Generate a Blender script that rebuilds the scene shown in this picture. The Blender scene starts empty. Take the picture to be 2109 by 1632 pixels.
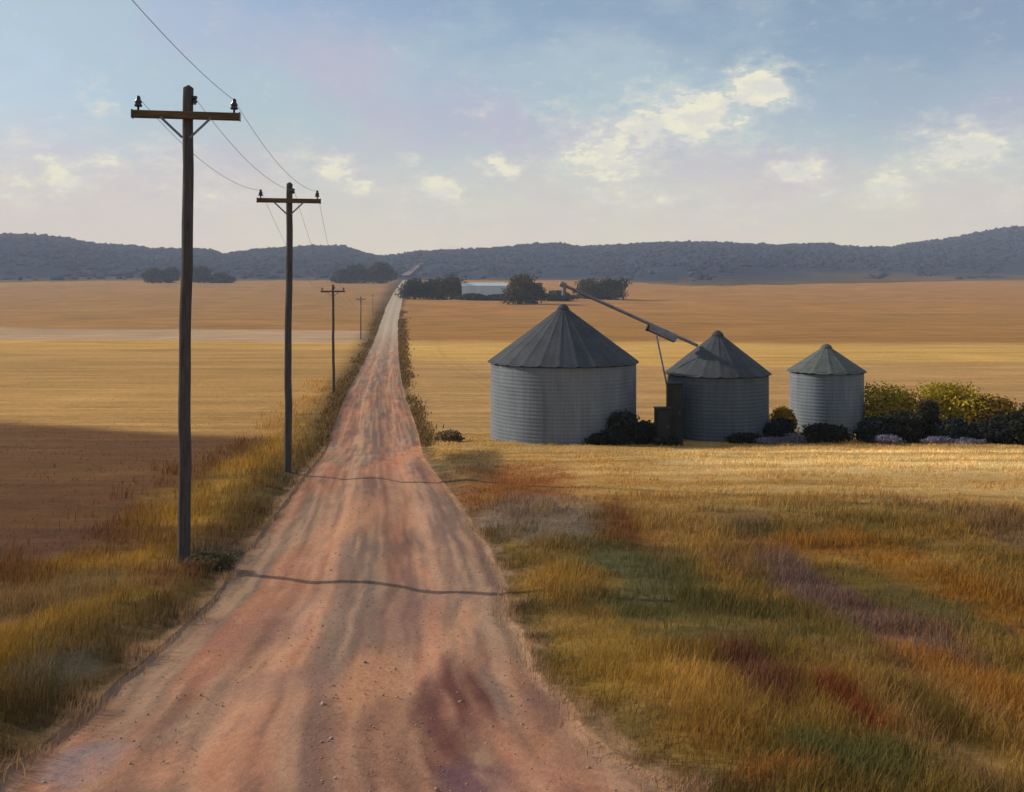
import bpy, math, random
import numpy as np

S = bpy.context.scene
COL = S.collection
R = math.radians

# ------------------------------------------------------------------ camera
F, CX, HY = 2050.0, 1054.5, 600.0          # focal length, centre column and eye line, in photo pixels
PW, PH = 2109.0, 1632.0
cam = bpy.data.cameras.new('camera')
cam_o = bpy.data.objects.new('camera', cam)
COL.objects.link(cam_o)
cam_o.location = (0, 0, 0)
cam_o.rotation_euler = (R(90), 0, 0)
cam.sensor_fit = 'HORIZONTAL'
cam.sensor_width = 36.0
cam.lens = 36.0 * F / PW
cam.shift_y = -(PH / 2 - HY) / PW           # level camera, rising front: verticals stay vertical
cam.clip_start = 0.1
cam.clip_end = 20000
S.camera = cam_o

# ------------------------------------------------------------------ sun and sky
SUN_EL, SUN_AZ = R(26), R(-70)              # azimuth from +Y towards +X: left and a little beyond the bins
sx, sy, sz = math.cos(SUN_EL) * math.sin(SUN_AZ), math.cos(SUN_EL) * math.cos(SUN_AZ), math.sin(SUN_EL)
sun = bpy.data.lights.new('sun', 'SUN')
sun.energy = 4.4
sun.angle = R(0.8)
sun.color = (1.0, 0.90, 0.76)
sun_o = bpy.data.objects.new('sun', sun)
COL.objects.link(sun_o)
from mathutils import Vector
sun_o.rotation_euler = Vector((sx, sy, sz)).to_track_quat('Z', 'Y').to_euler()
sun_o.location = (-60, 20, 60)

S.view_settings.view_transform = 'Standard'
S.view_settings.look = 'None'
S.view_settings.gamma = 1.0
S.view_settings.exposure = 0.0
S.view_settings.use_curve_mapping = False


def lin(c):
    c = np.asarray(c, float) / 255.0
    return np.where(c <= 0.04045, c / 12.92, ((c + 0.055) / 1.055) ** 2.4)


W = bpy.data.worlds.new('World')
S.world = W
W.use_nodes = True
nt = W.node_tree
nt.nodes.clear()


def N(t, **kw):
    n = nt.nodes.new(t)
    for k, v in kw.items():
        setattr(n, k, v)
    return n


def math_n(op, a, b=None, c=None, clamp=False):
    n = N('ShaderNodeMath', operation=op, use_clamp=clamp)
    for i, v in enumerate((a, b, c)):
        if v is None:
            continue
        if isinstance(v, (int, float)):
            n.inputs[i].default_value = v
        else:
            nt.links.new(v, n.inputs[i])
    return n.outputs[0]


def mix_n(fac, a, b, mode='MIX'):
    n = N('ShaderNodeMix', data_type='RGBA', blend_type=mode)
    n.clamp_factor = True
    for s, v in ((n.inputs[0], fac), (n.inputs[6], a), (n.inputs[7], b)):
        if isinstance(v, (int, float)):
            s.default_value = v
        elif isinstance(v, (tuple, list, np.ndarray)):
            s.default_value = (float(v[0]), float(v[1]), float(v[2]), 1)
        else:
            nt.links.new(v, s)
    return n.outputs[2]


def ss(x, a, b):
    n = N('ShaderNodeMapRange', interpolation_type='SMOOTHSTEP')
    nt.links.new(x, n.inputs[0])
    n.inputs[1].default_value, n.inputs[2].default_value = a, b
    n.inputs[3].default_value, n.inputs[4].default_value = 0, 1
    return n.outputs[0]


SKYK = 0.12
sky = N('ShaderNodeTexSky', sky_type='NISHITA')
sky.sun_disc = False
sky.sun_elevation = SUN_EL
sky.sun_rotation = SUN_AZ
sky.air_density, sky.dust_density, sky.ozone_density = 1.0, 1.2, 1.5
tc = N('ShaderNodeTexCoord')
sep = N('ShaderNodeSeparateXYZ')
nt.links.new(tc.outputs['Generated'], sep.inputs[0])
az = math_n('ARCTAN2', sep.outputs[0], sep.outputs[1])
el = math_n('ARCSINE', sep.outputs[2])


def noise_n(scale, detail, rough=0.55, loc=(0, 0, 0), sc=(1, 1, 2.2)):
    mp = N('ShaderNodeMapping')
    nt.links.new(tc.outputs['Generated'], mp.inputs[0])
    mp.inputs['Location'].default_value = loc
    mp.inputs['Scale'].default_value = sc
    n = N('ShaderNodeTexNoise')
    nt.links.new(mp.outputs[0], n.inputs['Vector'])
    n.inputs['Scale'].default_value = scale
    n.inputs['Detail'].default_value = detail
    n.inputs['Roughness'].default_value = rough
    return n.outputs[0]


warp1 = math_n('SUBTRACT', noise_n(26, 6, 0.62), 0.5)
warp2 = math_n('SUBTRACT', noise_n(26, 6, 0.62, (7.3, 2.1, 4.4)), 0.5)
azw = math_n('MULTIPLY_ADD', warp1, 0.055, az)
elw = math_n('MULTIPLY_ADD', warp2, 0.045, el)
# cumulus heads: azimuth and elevation in the sky (given as photo x, y), half widths, strength
CLOUDS = [(690, 355, 45, 30, 1.0), (745, 385, 40, 22, .75), (905, 388, 50, 28, 1.0), (1040, 350, 50, 22, .9),
          (850, 335, 35, 12, .5), (1250, 315, 110, 85, .72), (1420, 240, 130, 60, .85), (1560, 185, 75, 48, .95),
          (1330, 260, 100, 50, .75), (1640, 355, 65, 32, .75), (1700, 400, 40, 18, .5), (1820, 395, 55, 34, .85),
          (1990, 305, 95, 55, .75), (1890, 345, 70, 28, .6), (120, 365, 60, 45, .75), (30, 385, 50, 40, .55),
          (230, 340, 90, 35, .5), (195, 215, 34, 40, .45), (1370, 408, 36, 16, .6), (1000, 200, 60, 40, .2),
          (430, 400, 110, 60, .35), (2080, 420, 60, 30, .4), (1270, 400, 120, 60, .4), (1530, 440, 150, 30, .35), (1180, 250, 90, 60, .35), (1480, 290, 130, 40, .4), (620, 330, 60, 40, .35), (900, 440, 160, 30, .35), (330, 330, 80, 40, .4), (60, 300, 100, 40, .3), (-250, 300, 160, 70, .8), (2500, 280, 170, 80, .8)]
acc = None
for (cx_, cy_, wx, wy, st) in CLOUDS:
    a0 = math.atan((cx_ - CX) / F)
    e0 = math.atan((HY - cy_) / F * math.cos(a0))
    da = math_n('DIVIDE', math_n('SUBTRACT', azw, a0), wx / F)
    de = math_n('DIVIDE', math_n('SUBTRACT', elw, e0), wy / F)
    r2 = math_n('ADD', math_n('MULTIPLY', da, da), math_n('MULTIPLY', de, de))
    g = math_n('MULTIPLY', math_n('EXPONENT', math_n('MULTIPLY', r2, -0.9)), st)
    acc = g if acc is None else math_n('MAXIMUM', acc, g)
cn = math_n('MULTIPLY_ADD', math_n('SUBTRACT', noise_n(48, 9, .68, (1, 5, 3)), .5), 1.5, acc)
puff = math_n('MAXIMUM', math_n('MULTIPLY', ss(cn, 0.40, 0.66), .97), math_n('MULTIPLY', ss(cn, 0.05, 0.75), .62))
# thin high veil over the blue, thicker towards the horizon, with two or three blue openings
veil_noise = noise_n(5.5, 5, .55, (3.1, .4, 8.2), (1, 1, 1.6))
veil_fine = noise_n(22, 6, .6, (9.1, 4, 1.2), (1, 1, 2.6))
vn = math_n('ADD', math_n('MULTIPLY', veil_noise, .7), math_n('MULTIPLY', veil_fine, .3))
low = math_n('SUBTRACT', 1.0, ss(el, 0.06, 0.36))
veil = math_n('MULTIPLY_ADD', low, .75, math_n('MULTIPLY_ADD', math_n('SUBTRACT', vn, .46), 2.6, .34), clamp=True)
for (cx_, cy_, wx, wy, st) in [(90, 190, 230, 120, .55), (1980, 90, 420, 120, .75), (820, 20, 420, 70, .35), (1150, 20, 300, 60, .3), (1800, 260, 160, 70, .3)]:
    a0 = math.atan((cx_ - CX) / F)
    e0 = math.atan((HY - cy_) / F * math.cos(a0))
    da = math_n('DIVIDE', math_n('SUBTRACT', azw, a0), wx / F)
    de = math_n('DIVIDE', math_n('SUBTRACT', elw, e0), wy / F)
    g = math_n('EXPONENT', math_n('MULTIPLY', math_n('ADD', math_n('MULTIPLY', da, da), math_n('MULTIPLY', de, de)), -0.9))
    veil = math_n('MULTIPLY_ADD', g, -st, veil)
veil = math_n('MINIMUM', math_n('MAXIMUM', veil, 0.12), .95)
tint = ss(noise_n(4.2, 4, .55, (2.2, 6.4, 0.7), (1, 1, 1.8)), .40, .60)
veil_col = mix_n(tint, lin((180, 200, 208)), lin((189, 190, 207)))
warm = math_n('SUBTRACT', 1.0, ss(math_n('MULTIPLY_ADD', math_n('SUBTRACT', veil_fine, .5), .05, el), 0.025, 0.19))
veil_col = mix_n(math_n('MULTIPLY', warm, .9), veil_col, mix_n(tint, lin((250, 232, 200)), lin((247, 227, 203))))
base = N('ShaderNodeVectorMath', operation='SCALE')
nt.links.new(sky.outputs[0], base.inputs[0])
base.inputs['Scale'].default_value = SKYK
skycol = mix_n(veil, base.outputs[0], veil_col)
ccol = mix_n(ss(noise_n(30, 6, .6, (4, 8, 2)), .38, .62), lin((232, 228, 216)), lin((252, 245, 214)))
skycol = mix_n(math_n('MULTIPLY', puff, .92), skycol, ccol)
bg = N('ShaderNodeBackground')
nt.links.new(skycol, bg.inputs[0])
bg.inputs[1].default_value = 1.0
wo = N('ShaderNodeOutputWorld')
nt.links.new(bg.outputs[0], wo.inputs[0])
W.cycles.sampling_method = 'MANUAL'
W.cycles.sample_map_resolution = 512

# ------------------------------------------------------------------ helpers
rng = np.random.default_rng(7)
random.seed(7)


def hash2(ix, iy, seed):
    h = (ix.astype(np.int64) * 374761393 + iy.astype(np.int64) * 668265263 + seed * 982451653) & 0xffffffff
    h = ((h ^ (h >> 13)) * 1274126177) & 0xffffffff
    h = h ^ (h >> 16)
    return (h & 0xffff) / 65535.0


def vnoise(x, y, seed=0):
    x = np.asarray(x, float); y = np.asarray(y, float)
    x, y = np.broadcast_arrays(x, y)
    ix, iy = np.floor(x), np.floor(y)
    fx, fy = x - ix, y - iy
    fx = fx * fx * (3 - 2 * fx); fy = fy * fy * (3 - 2 * fy)
    a, b = hash2(ix, iy, seed), hash2(ix + 1, iy, seed)
    c, d = hash2(ix, iy + 1, seed), hash2(ix + 1, iy + 1, seed)
    return (a + (b - a) * fx) * (1 - fy) + (c + (d - c) * fx) * fy


def fbm(x, y, o=4, seed=0):
    s, amp, tot = 0, 1.0, 0
    for k in range(o):
        s = s + amp * vnoise(np.asarray(x) * 2 ** k + 17.3 * k, np.asarray(y) * 2 ** k - 9.1 * k, seed + k)
        tot += amp
        amp *= .55
    return s / tot


def sstep(x, a, b):
    t = np.clip((np.asarray(x, float) - a) / (b - a), 0, 1)
    return t * t * (3 - 2 * t)


class Pchip:
    def __init__(s, x, y):
        s.x, s.y = np.array(x, float), np.array(y, float)
        h = np.diff(s.x); dl = np.diff(s.y) / h
        m = np.zeros(len(s.x))
        m[0], m[-1] = dl[0], dl[-1]
        for i in range(1, len(s.x) - 1):
            if dl[i - 1] * dl[i] > 0:
                w1, w2 = 2 * h[i] + h[i - 1], h[i] + 2 * h[i - 1]
                m[i] = (w1 + w2) / (w1 / dl[i - 1] + w2 / dl[i])
        s.m = m

    def __call__(s, q):
        q = np.asarray(q, float)
        i = np.clip(np.searchsorted(s.x, q) - 1, 0, len(s.x) - 2)
        h = s.x[i + 1] - s.x[i]
        t = np.clip((q - s.x[i]) / h, 0, 1)
        return ((1 + 2 * t) * (1 - t) ** 2 * s.y[i] + t * (1 - t) ** 2 * h * s.m[i]
                + t * t * (3 - 2 * t) * s.y[i + 1] + t * t * (t - 1) * h * s.m[i + 1])


# the lie of the land along the road: distance, height below the eye
PROF = Pchip([-90, -30, 0, 8.3, 20.6, 34.7, 60, 91, 140, 228, 460, 700, 1000, 1300, 1600, 2000, 5200],
             [-1.5, -2.2, -3.0, -4.2, -5.73, -6.42, -8.93, -9.55, -10.3, -11.1, -12, -9.2, 0, 10, 19, 22, 24])


def ydist(py):                              # distance at which the land lies at photo row py
    lo, hi = 3.0, 1900.0
    for _ in range(60):
        mid = math.sqrt(lo * hi)
        if HY - F * float(PROF(mid)) / mid > py:
            lo = mid
        else:
            hi = mid
    return lo


EDGE = [(1632, -60, 1390), (1560, 50, 1262), (1500, 125, 1205), (1400, 240, 1133), (1330, 328, 1085), (1260, 412, 1052),
        (1170, 482, 1022), (1060, 572, 968), (968, 640, 895), (900, 682, 868), (810, 717, 838), (760, 744, 828),
        (700, 772, 822), (660, 786, 822), (630, 797, 827), (600, 813, 832), (585, 824, 838), (577, 830, 842)]
EY = [ydist(e[0]) for e in EDGE]
EL = [(e[1] - CX) * d / F for e, d in zip(EDGE, EY)]
ER = [(e[2] - CX) * d / F for e, d in zip(EDGE, EY)]
_c = -0.35; 
EDL = Pchip([-90, -10] + EY, [8.5, -1.6] + EL)
EDR = Pchip([-90, -10] + EY, [13.7, 3.6] + ER)


def edges(Y):
    Y = np.asarray(Y, float)
    w = np.clip(Y * .005, .16, .5)
    l = EDL(Y) + w * 2 * (fbm(Y * .55 / np.maximum(1, Y / 25), 3.3, 3, 11) - .5)
    r = EDR(Y) + w * 2 * (fbm(Y * .55 / np.maximum(1, Y / 25), 8.1, 3, 12) - .5)
    return l, r


# hills beyond the fields: photo column, crest row
CREST = Pchip([-1500, -700, -200, 0, 80, 140, 200, 280, 320, 400, 440, 458, 520, 600, 650, 700, 738, 792, 850, 900, 1000, 1060, 1150,
               1200, 1290, 1400, 1520, 1600, 1690, 1740, 1820, 1880, 1950, 2050, 2109, 2300, 2900, 3800],
              [500, 470, 465, 480, 482, 489, 499, 505, 511, 510, 514, 521, 512, 507, 505, 505, 514, 524, 516, 512, 510, 505, 500,
               505, 500, 497, 499, 502, 499, 505, 508, 497, 490, 470, 464, 455, 470, 500])
HFOOT = Pchip([-1500, 0, 300, 700, 900, 1200, 1450, 1700, 2109, 3800],
              [1350, 1350, 1450, 1480, 1500, 1500, 1180, 1300, 1500, 1500])


def hill(X, Y):
    px = CX + F * X / np.maximum(Y, 1)
    foot = HFOOT(px)
    crest_d = 2900.0
    zc = (HY - CREST(px)) * crest_d / F - 7
    t = (Y - foot) / (crest_d - foot)
    up = np.where(t < 1, sstep(t, -.02, 1.05), 1 - .6 * sstep(t, 1.05, 1.5))
    b = PROF(Y)
    bumps = (fbm(X / 260, Y / 260, 4, 31) - .5) * 40 * np.clip(t, 0, 1) * np.clip(1.15 - t, .06, 1)
    return np.where(t > -.02, b + (zc - b) * np.clip(up, 0, 1) + bumps * sstep(t, 0, .2), b - 5)


def terr(X, Y):
    X = np.asarray(X, float); Y = np.asarray(Y, float)
    z = PROF(Y) + 0 * X
    l, r = edges(Y)
    off = np.maximum(np.maximum(l - X, X - r), 0)
    z = z + .10 * sstep(off, .05, .9) - .06 * sstep(off, .9, 2.5)              # small bank beside the road
    near = np.exp(-np.maximum(Y, 0) / 120)
    z = z + sstep(off, .3, 3) * ((fbm(X / 3.1, Y / 3.1, 3, 3) - .5) * .30 * near + (fbm(X / 60, Y / 60, 3, 5) - .5) * np.clip(Y / 400, 0, 1) * 2.2)
    return z


def place(px, py, dmin=3.0):                # first point of the land met by the sight line through a photo point
    ys = np.exp(np.linspace(math.log(dmin), math.log(3200), 6000))
    X = (px - CX) / F * ys
    h = np.maximum(terr(X, ys), hill(X, ys))
    ray = (HY - py) / F * ys
    k = int(np.argmax(ray <= h))
    return float(X[k]), float(ys[k])


def at(px, Y):                              # point of the land at distance Y under photo column px
    X = (px - CX) / F * Y
    return X, Y, float(terr(X, Y))


def obj(name, verts, faces, mat, parent=None, cols=None, smooth=False, uvs=None):
    me = bpy.data.meshes.new(name)
    if isinstance(faces, np.ndarray):
        verts = np.asarray(verts, np.float32)
        nf, k = faces.shape
        me.vertices.add(len(verts)); me.vertices.foreach_set('co', verts.ravel())
        me.loops.add(nf * k); me.loops.foreach_set('vertex_index', faces.astype(np.int32).ravel())
        me.polygons.add(nf)
        me.polygons.foreach_set('loop_start', np.arange(0, nf * k, k, dtype=np.int32))
        me.polygons.foreach_set('loop_total', np.full(nf, k, np.int32))
        me.update(calc_edges=True)
    else:
        me.from_pydata([tuple(map(float, v)) for v in verts], [], [tuple(int(i) for i in f) for f in faces])
        me.update()
    if cols is not None:
        a = me.attributes.new('Col', 'FLOAT_COLOR', 'POINT')
        c = np.ones((len(verts), 4), np.float32)
        c[:, :3] = cols
        a.data.foreach_set('color', c.ravel())
    if smooth:
        me.polygons.foreach_set('use_smooth', np.ones(len(me.polygons), bool))
    me.materials.append(mat)
    o = bpy.data.objects.new(name, me)
    COL.objects.link(o)
    if parent is not None:
        o.parent = parent
    return o


def tag(o, label=None, cat=None, group=None, kind=None):
    if label: o['label'] = label
    if cat: o['category'] = cat
    if group: o['group'] = group
    if kind: o['kind'] = kind
    return o


def thing(name, loc, label, cat, group=None, rz=0.0):
    o = bpy.data.objects.new(name, None)
    o.empty_display_size = .3
    o.location = loc
    o.rotation_euler = (0, 0, rz)
    COL.objects.link(o)
    return tag(o, label, cat, group)


class MB:
    """collects simple shapes into one mesh"""
    def __init__(s):
        s.v, s.f = [], []

    def add(s, v, f):
        n = len(s.v)
        s.v += [tuple(map(float, p)) for p in v]
        s.f += [tuple(i + n for i in q) for q in f]

    def box(s, c, d, rot=None, bev=.0):
        x, y, z = d[0] / 2, d[1] / 2, d[2] / 2
        b = bev
        pts, fc = [], []
        if b <= 0:
            pts = [Vector((i * x, j * y, k * z)) for i in (-1, 1) for j in (-1, 1) for k in (-1, 1)]
            fc = [(0, 1, 3, 2), (4, 6, 7, 5), (0, 4, 5, 1), (2, 3, 7, 6), (0, 2, 6, 4), (1, 5, 7, 3)]
        else:                               # chamfered along all vertical and horizontal edges
            prof = [(-x + b, -y), (x - b, -y), (x, -y + b), (x, y - b), (x - b, y), (-x + b, y), (-x, y - b), (-x, -y + b)]
            for (kz, sc) in ((-z, b), (-z + b, 0), (z - b, 0), (z, b)):
                for (px, py) in prof:
                    pts.append(Vector((px - math.copysign(min(sc, abs(px)), px), py - math.copysign(min(sc, abs(py)), py), kz)))
            for r_ in range(3):
                for q in range(8):
                    fc.append((r_ * 8 + q, r_ * 8 + (q + 1) % 8, r_ * 8 + 8 + (q + 1) % 8, r_ * 8 + 8 + q))
            fc.append(tuple(range(7, -1, -1))); fc.append(tuple(range(24, 32)))
        if rot is not None:
            pts = [rot @ p for p in pts]
        s.add([p + Vector(c) for p in pts], fc)

    def lathe(s, c, prof, n=16, axis=None):
        c = Vector(c)
        q = Vector((0, 0, 1)).rotation_difference(Vector(axis).normalized()) if axis is not None else None
        v = []
        for (r, z) in prof:
            for k in range(n):
                p = Vector((r * math.cos(2 * math.pi * k / n), r * math.sin(2 * math.pi * k / n), z))
                v.append(c + (q @ p if q else p))
        f = []
        for i in range(len(prof) - 1):
            for k in range(n):
                f.append((i * n + k, i * n + (k + 1) % n, (i + 1) * n + (k + 1) % n, (i + 1) * n + k))
        f.append(tuple(range(n - 1, -1, -1)))
        m = (len(prof) - 1) * n
        f.append(tuple(range(m, m + n)))
        s.add(v, f)

    def tube(s, pts, rad, n=8):
        pts = [Vector(p) for p in pts]
        rad = rad if isinstance(rad, (list, tuple)) else [rad] * len(pts)
        v, f = [], []
        up = Vector((0, 0, 1))
        for i, p in enumerate(pts):
            d = (pts[min(i + 1, len(pts) - 1)] - pts[max(i - 1, 0)]).normalized()
            a = d.cross(up)
            if a.length < 1e-3:
                a = d.cross(Vector((0, 1, 0)))
            a.normalize()
            b = a.cross(d).normalized()
            for k in range(n):
                t = 2 * math.pi * k / n
                v.append(p + (a * math.cos(t) + b * math.sin(t)) * rad[i])
        for i in range(len(pts) - 1):
            for k in range(n):
                f.append((i * n + k, i * n + (k + 1) % n, (i + 1) * n + (k + 1) % n, (i + 1) * n + k))
        f.append(tuple(range(n - 1, -1, -1)))
        m = (len(pts) - 1) * n
        f.append(tuple(range(m, m + n)))
        s.add(v, f)

    def build(s, name, mat, parent=None, smooth=False):
        return obj(name, s.v, s.f, mat, parent, smooth=smooth)


# ------------------------------------------------------------------ materials
def material(name, rough=.9, metal=0.0, col=None, attr=None, noise=None, bump=None, spec=.2, transl=0.0, objrand=0.0, streak=None):
    m = bpy.data.materials.new(name)
    m.use_nodes = True
    t = m.node_tree
    b = t.nodes['Principled BSDF']
    b.inputs['Roughness'].default_value = rough
    b.inputs['Metallic'].default_value = metal
    b.inputs['Specular IOR Level'].default_value = spec
    if attr:
        a = t.nodes.new('ShaderNodeAttribute'); a.attribute_name = attr
        src = a.outputs['Color']
    else:
        a = t.nodes.new('ShaderNodeRGB'); a.outputs[0].default_value = (*map(float, col), 1)
        src = a.outputs[0]
    g = t.nodes.new('ShaderNodeNewGeometry')
    tcn = t.nodes.new('ShaderNodeTexCoord')
    for (sc, lo, hi, stretch, space) in (noise or []):
        mp = t.nodes.new('ShaderNodeMapping'); mp.inputs['Scale'].default_value = stretch
        t.links.new(g.outputs['Position'] if space == 'W' else tcn.outputs['Object'], mp.inputs[0])
        n = t.nodes.new('ShaderNodeTexNoise')
        n.inputs['Scale'].default_value = sc; n.inputs['Detail'].default_value = 6; n.inputs['Roughness'].default_value = .65
        t.links.new(mp.outputs[0], n.inputs['Vector'])
        mr = t.nodes.new('ShaderNodeMapRange')
        mr.inputs[1].default_value, mr.inputs[2].default_value = .3, .7
        mr.inputs[3].default_value, mr.inputs[4].default_value = lo, hi
        t.links.new(n.outputs[0], mr.inputs[0])
        mx = t.nodes.new('ShaderNodeMix'); mx.data_type = 'RGBA'; mx.blend_type = 'MULTIPLY'
        mx.inputs[0].default_value = 1
        t.links.new(src, mx.inputs[6]); t.links.new(mr.outputs[0], mx.inputs[7])
        src = mx.outputs[2]
    t.links.new(src, b.inputs['Base Color'])
    if bump:
        sc, st, dist, stretch, space = bump
        mp = t.nodes.new('ShaderNodeMapping'); mp.inputs['Scale'].default_value = stretch
        t.links.new(g.outputs['Position'] if space == 'W' else tcn.outputs['Object'], mp.inputs[0])
        n = t.nodes.new('ShaderNodeTexNoise'); n.inputs['Scale'].default_value = sc; n.inputs['Detail'].default_value = 8
        n.inputs['Roughness'].default_value = .7
        t.links.new(mp.outputs[0], n.inputs['Vector'])
        bp = t.nodes.new('ShaderNodeBump'); bp.inputs['Strength'].default_value = st; bp.inputs['Distance'].default_value = dist
        t.links.new(n.outputs[0], bp.inputs['Height']); t.links.new(bp.outputs[0], b.inputs['Normal'])
    if transl:
        tr = t.nodes.new('ShaderNodeBsdfTranslucent'); t.links.new(src, tr.inputs[0])
        ms = t.nodes.new('ShaderNodeMixShader'); ms.inputs[0].default_value = transl
        t.links.new(b.outputs[0], ms.inputs[1]); t.links.new(tr.outputs[0], ms.inputs[2])
        t.links.new(ms.outputs[0], t.nodes['Material Output'].inputs[0])
    return m


M_ground = material('field_soil', 1, attr='Col', spec=.05,
                    noise=[(.9, .74, 1.22, (.07, 1, 1), 'W'), (1.6, .84, 1.16, (1, 1, 1), 'W'), (9, .78, 1.2, (1, .8, 1), 'W'), (.05, .9, 1.1, (.35, 1, 1), 'W')],
                    bump=(7, .5, .06, (1, 1, 1), 'W'))
M_road = material('dirt_road', 1, attr='Col', spec=.05,
                  noise=[(1.1, .86, 1.14, (1, .35, 1), 'W'), (14, .84, 1.15, (1, .6, 1), 'W'), (60, .85, 1.14, (1, 1, 1), 'W')],
                  bump=(22, .55, .03, (1, .7, 1), 'W'))
M_grass = material('dry_grass', .9, attr='Col', spec=.1, transl=.35)
M_leaf = material('foliage', .8, attr='Col', spec=.15, transl=.25)
M_hill = material('hill_ground', 1, attr='Col', spec=0, noise=[(.012, .75, 1.25, (1, 1, 1), 'W'), (.05, .8, 1.2, (1, 1, 1), 'W')])
M_wood = material('weathered_wood', .9, col=lin((84, 79, 76)), spec=.05, noise=[(6, .6, 1.3, (3, 3, .25), 'O'), (24, .75, 1.2, (2, 2, .2), 'O')],
                  bump=(30, .5, .02, (2, 2, .12), 'O'))
M_arm = material('crossarm_wood', .9, col=lin((98, 80, 60)), spec=.05, noise=[(5, .55, 1.25, (.4, 3, 3), 'O')], bump=(24, .4, .01, (.2, 2, 2), 'O'))
M_brace = material('grey_steel', .6, .5, col=lin((112, 112, 118)), noise=[(8, .8, 1.15, (1, 1, 1), 'O')])
M_glass = material('dark_insulator', .25, col=lin((42, 44, 56)), spec=.5)
M_wire = material('wire_metal', .7, .2, col=lin((140, 138, 142)))
M_bark = material('bark', .95, col=lin((70, 58, 48)), noise=[(3, .7, 1.2, (1, 1, .3), 'O')])
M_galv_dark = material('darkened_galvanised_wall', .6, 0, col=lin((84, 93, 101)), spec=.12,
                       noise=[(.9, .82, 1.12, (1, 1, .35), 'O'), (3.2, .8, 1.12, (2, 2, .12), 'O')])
M_galv = material('galvanised_wall', .6, 0, col=lin((112, 120, 128)), spec=.12,
                  noise=[(.9, .82, 1.12, (1, 1, .35), 'O'), (3.2, .8, 1.12, (2, 2, .12), 'O'), (14, .9, 1.08, (1, 1, 1), 'O')])
M_galvroof = material('galvanised_roof', .7, 0, col=lin((73, 75, 79)), spec=.08,
                      noise=[(1.1, .75, 1.15, (1, 1, 1), 'O'), (5, .85, 1.12, (1, 1, 1), 'O')])
M_galvroof_pale = material('pale_weathered_roof', .7, 0, col=lin((90, 95, 92)), spec=.08,
                           noise=[(1.5, .75, 1.15, (1, 1, 1), 'O'), (6, .85, 1.12, (1, 1, 1), 'O')])
M_trim = material('eave_steel', .7, .3, col=lin((58, 62, 64)), noise=[(3, .8, 1.1, (1, 1, 1), 'O')])
M_auger = material('auger_steel', .6, .4, col=lin((128, 128, 136)), noise=[(2.5, .72, 1.15, (1, 1, 1), 'O')])
M_darksteel = material('dark_painted_steel', .7, .1, col=lin((48, 48, 46)), noise=[(3, .75, 1.2, (1, 1, .4), 'O')])
M_shed = material('white_sheet_metal', .7, .1, col=lin((205, 212, 212)), noise=[(.3, .9, 1.05, (1, 1, .3), 'O')])
M_shedroof = material('pale_shed_roof', .7, .1, col=lin((190, 200, 205)), noise=[(.3, .9, 1.05, (1, 1, .3), 'O')])
M_stone = material('road_stone', 1, attr='Col', spec=.1)

# ------------------------------------------------------------------ ground colours (albedo)
C = lambda r, g, b: lin((r, g, b)) * 0.92
# patches of other weeds and grasses in the near field: photo centre, half extents, tilt, colour, strength
PATCH = [((1050, 1005), 120, 42, 0, (134, 82, 46), .95), ((1110, 1075), 110, 38, 0, (122, 110, 100), .65), ((1290, 1090), 55, 40, 0, (110, 72, 40), .9),
         ((450, 1152), 70, 22, 0, (72, 70, 62), .85), ((1310, 1220), 130, 75, 0, (86, 84, 54), .9), ((1480, 1290), 140, 60, 0, (92, 82, 46), .95), ((1560, 1390), 90, 70, 0, (104, 82, 44), .6),
         ((1690, 1230), 60, 70, 0, (112, 88, 84), .95), ((1860, 1300), 70, 50, 0, (112, 84, 72), .8), ((1930, 1380), 70, 45, 0, (112, 80, 62), .7),
         ((1570, 1410), 48, 60, 0, (98, 62, 48), .85), ((1765, 1475), 36, 55, 0, (112, 58, 36), .85), ((1760, 1580), 140, 50, 0, (80, 80, 46), .85),
         ((1950, 1500), 50, 60, 0, (92, 74, 36), .8), ((1180, 1210), 90, 24, 0, (160, 122, 58), .7), ((1400, 1430), 100, 40, 0, (168, 130, 66), .75),
         ((1240, 1360), 90, 80, 0, (142, 112, 48), .6), ((2050, 1250), 80, 130, 0, (150, 100, 36), .6), ((2070, 1450), 60, 100, 0, (158, 108, 40), .6),
         ((1660, 1130), 120, 18, 0, (150, 98, 40), .5), ((1400, 1080), 70, 45, 0, (158, 122, 66), .7), ((1180, 1290), 60, 40, 0, (120, 90, 50), .5),
         ((960, 960), 60, 26, 0, (92, 78, 56), .8), ((1620, 1620), 90, 20, 0, (132, 82, 40), .6), ((1500, 1530), 110, 40, 0, (136, 100, 46), .5),
         ((200, 1120), 260, 26, 0, (98, 66, 44), .7), ((60, 1130), 110, 40, 0, (92, 62, 46), .5), ((330, 1190), 70, 22, 0, (116, 76, 52), .7),
         ((60, 1410), 70, 36, 0, (108, 104, 92), .55), ((110, 1240), 90, 40, 0, (122, 100, 72), .7)]
PW_ = []
for (pc, hx, hy, tilt, col, st) in PATCH:
    X0, Y0 = place(*pc)
    Y1 = ydist(pc[1] - hy); Y2 = ydist(pc[1] + hy)
    PW_.append((X0, .5 * (Y1 + Y2), 1.2 * hx * Y0 / F, 1.3 * .5 * (Y1 - Y2), C(*col), min(1, st * 1.15)))


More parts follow.
